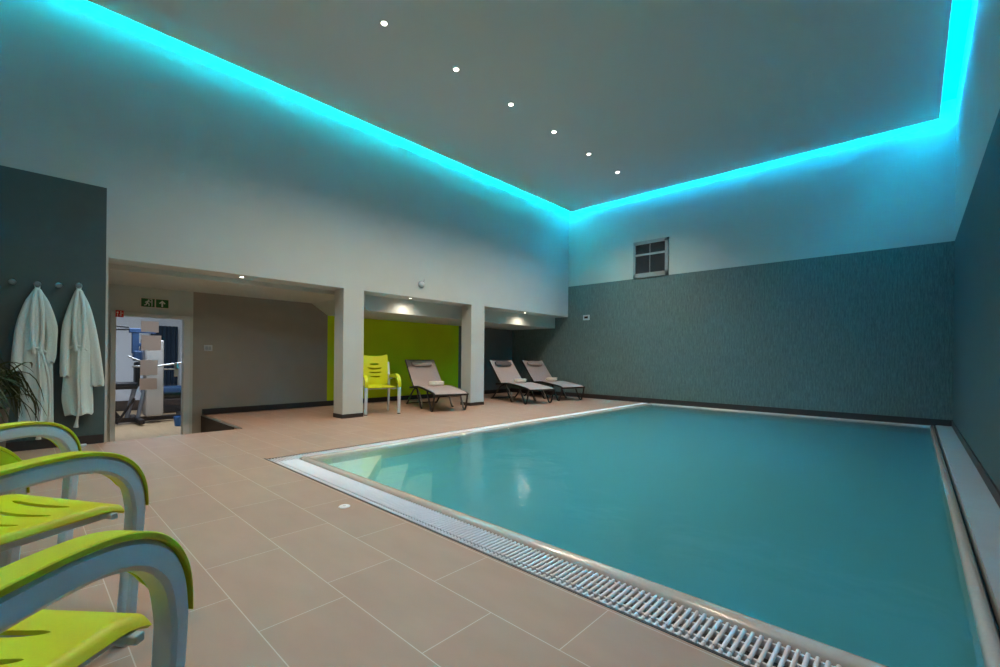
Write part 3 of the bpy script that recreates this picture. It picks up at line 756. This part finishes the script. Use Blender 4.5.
CH = [(-1.07, -0.160, 40, 'lime green and white armchair nearest the camera in the left foreground row'),
      (-1.944, -0.088, 30, 'lime green and white armchair in the middle of the left foreground row'),
      (-2.84, -0.19, 36, 'lime green and white armchair of the left row farthest from the camera, beneath the robes')]
for i, (x, y, a, lb_) in enumerate(CH):
    o = chair0 if i == 0 else copy_tree(chair0)
    o.location = (x, y, 0); o.rotation_euler = (0, 0, radians(a)); tag(o, lb_, 'armchair', 'lime green armchairs in the foreground row')
o = copy_tree(chair0); o.location = (-6.36, 3.98, 0); o.rotation_euler = (0, 0, radians(-90 - 17))
del o['group']; tag(o, 'lime green armchair with white legs standing half behind the near pillar', 'armchair')

# ================================================================== SUN LOUNGERS
def make_lounger():
    """axis: local +y = head end; foot end at y=0; length 1.9, width .66"""
    root = empty('sun_lounger')
    W_ = 0.30
    rail = bez([(0, 0.0, .285), (0, 0.10, .315), (0, .45, .350), (0, .80, .375), (0, 1.12, .350), (0, 1.30, .335)], 6)
    back = [Vector((0, 1.10, .350)), Vector((0, 1.32, .54)), Vector((0, 1.64, .845))]
    fr = MB()
    for sx in (-1, 1): fr.band([(p.y, p.z) for p in rail], 0.014, 0.017, sx * W_)
    fr.box(-W_, W_, -0.012, 0.016, .268, .300, bev=0.006); fr.box(-W_, W_, 1.285, 1.31, .322, .348, bev=0.005)
    fr.build('frame', 'black', root, smooth=True)
    sm = MB(); R = []
    for p in rail[:-3]:
        row = [Vector((W_ * (-1 + 2 * k / 12) * 0.97, p.y, p.z + 0.014 - 0.016 * (1 - (2 * k / 12 - 1) ** 2))) for k in range(13)]
        R.append(row)
    sm.rings(R, closed=False); bmesh.ops.solidify(sm.bm, geom=sm.bm.faces[:], thickness=0.006)
    sm.build('seat_sling', 'sling', root, smooth=True)
    bb = bez(back, 6)
    bf = MB()
    for sx in (-1, 1): bf.band([(p.y, p.z) for p in bb], 0.013, 0.014, sx * (W_ - 0.012))
    d_ = (back[2] - back[1]).normalized()
    bf.tube([back[2] + Vector((-W_ + .01, 0, 0)), back[2] + Vector((W_ - .01, 0, 0))], 0.014)
    bf.build('backrest_frame', 'black', root, smooth=True)
    bs = MB(); R = []
    nrm = Vector((0, -d_.z, d_.y)); nrm = nrm if nrm.y < 0 else -nrm
    for p in bb:
        R.append([Vector((W_ * (-1 + 2 * k / 12) * 0.97, p.y, p.z)) + nrm * (0.017 - 0.014 * (1 - (2 * k / 12 - 1) ** 2)) for k in range(13)])
    bs.rings(R, closed=False); bmesh.ops.solidify(bs.bm, geom=bs.bm.faces[:], thickness=0.006)
    bs.build('backrest_sling', 'sling', root, smooth=True)
    # head pillow with straps
    pc = back[2] - d_ * 0.13 + nrm * 0.042
    pl = MB(); R = []
    for k in range(15):
        t = -1 + 2 * k / 14; s_ = max(0.25, (1 - abs(t) ** 6)) ** 0.5
        R.append([pc + Vector((t * 0.205, 0, 0)) + d_ * cos(2 * pi * j / 16) * 0.078 * s_ + nrm * sin(2 * pi * j / 16) * 0.034 * s_ for j in range(16)])
    pl.rings(R); pil = pl.build('pillow', 'pillow', root, smooth=True)
    for sx in (-0.13, 0.13):
        stp = MB()
        a = pc + Vector((sx, 0, 0)); stp.box(-0.012, 0.012, -0.001, 0.001, 0, 0.125, mx=Matrix.Translation(a + nrm * -0.015 + d_ * -0.02) @ Matrix.Rotation(-math.atan2(d_.y, d_.z), 4, 'X'))
        stp.build('strap', 'black', pil)
    # foot end legs: a V on each side
    for sx in (-1, 1):
        v_ = MB(); v_.band([(0.02, .285), (0.055, .15), (0.10, .03), (0.12, 0.012), (0.15, 0.012), (0.175, .03), (0.26, .16), (0.36, .325)], 0.013, [.014, .014, .015, .012, .012, .015, .014, .014], sx * (W_ + 0.0))
        v_.build('leg', 'black', root, smooth=True)
        r_ = MB(); r_.band([(0.98, .345), (1.10, .30), (1.30, .16), (1.45, .03), (1.48, .012), (1.52, .012)], 0.013, .014, sx * (W_ + 0.0)); r_.band([(0.92, .35), (0.80, .18), (0.70, .03), (0.68, .012), (0.64, .012)], 0.013, .013, sx * (W_ - 0.0))
        r_.build('leg', 'black', root, smooth=True)
        s_ = MB(); s_.tube([(sx * (W_ - .02), .95, .34), (sx * (W_ - .02), .80, .25), (sx * (W_ - .02), .62, .03)], 0.011); s_.build('strut', 'rod', root, smooth=True)
    cb = MB(); cb.tube([(-W_, 1.47, .022), (W_, 1.47, .022)], 0.010); cb.build('crossbar', 'black', root, smooth=True)
    pr = MB(); pr.tube([(-.2, 1.46, .66), (-.2, 1.30, .34)], 0.009); pr.build('backrest_prop', 'black', root, smooth=True)
    pr = MB(); pr.tube([(.2, 1.46, .66), (.2, 1.30, .34)], 0.009); pr.build('backrest_prop', 'black', root, smooth=True)
    return root
lg0 = make_lounger()
LG = [(-5.67, 4.94, 72, 'taupe sling sun lounger in front of the green wall, left of the far pillar'),
      (-5.39, 7.05, 73, 'taupe sling sun lounger just right of the far pillar, with a dark rolled headrest'),
      (-5.36, 8.13, 72, 'taupe sling sun lounger closest to the patterned far wall')]
def towel(name, label):
    o = empty(name)
    m_ = MB(); R = []
    for k in range(13):
        t = -1 + 2 * k / 12; s_ = max(0.55, 1 - abs(t) ** 8)
        R.append([Vector((t * 0.15, cos(2 * pi * j / 20) * 0.055 * s_, 0.042 + sin(2 * pi * j / 20) * 0.042 * s_)) for j in range(20)])
    m_.rings(R); m_.build('roll', 'towel', o, smooth=True)
    e = MB(); e.box(-0.147, 0.147, -0.045, 0.02, 0.078, 0.087, mx=Matrix.Rotation(0.15, 4, 'X'), bev=0.003); e.build('loose_end', 'towel', o, smooth=True)
    return o
tw0 = None
TL = ['rolled white towel on the lounger in front of the green wall', 'rolled white towel on the lounger right of the far pillar', 'rolled white towel on the lounger closest to the far wall']
for i, (x, y, a, lb_) in enumerate(LG):
    o = lg0 if i == 0 else copy_tree(lg0)
    o.location = (x, y, 0); o.rotation_euler = (0, 0, radians(a)); tag(o, lb_, 'sun lounger', 'sun loungers along the alcove')
    if i == 1:
        for ch in o.children:
            if ch.name.startswith('pillow'):
                ch.material_slots[0].link = 'OBJECT'; ch.material_slots[0].material = M['dark_pillow']
    tw = towel('rolled_towel', '') if tw0 is None else copy_tree(tw0)
    if tw0 is None: tw0 = tw
    mw = Matrix.Translation((x, y, 0)) @ Matrix.Rotation(radians(a), 4, 'Z')
    p = mw @ Vector((0.08, 0.93, 0.376)); tw.location = p; tw.rotation_euler = (0, 0, radians(a + 4)); tag(tw, TL[i], 'towel', 'rolled towels on the loungers')
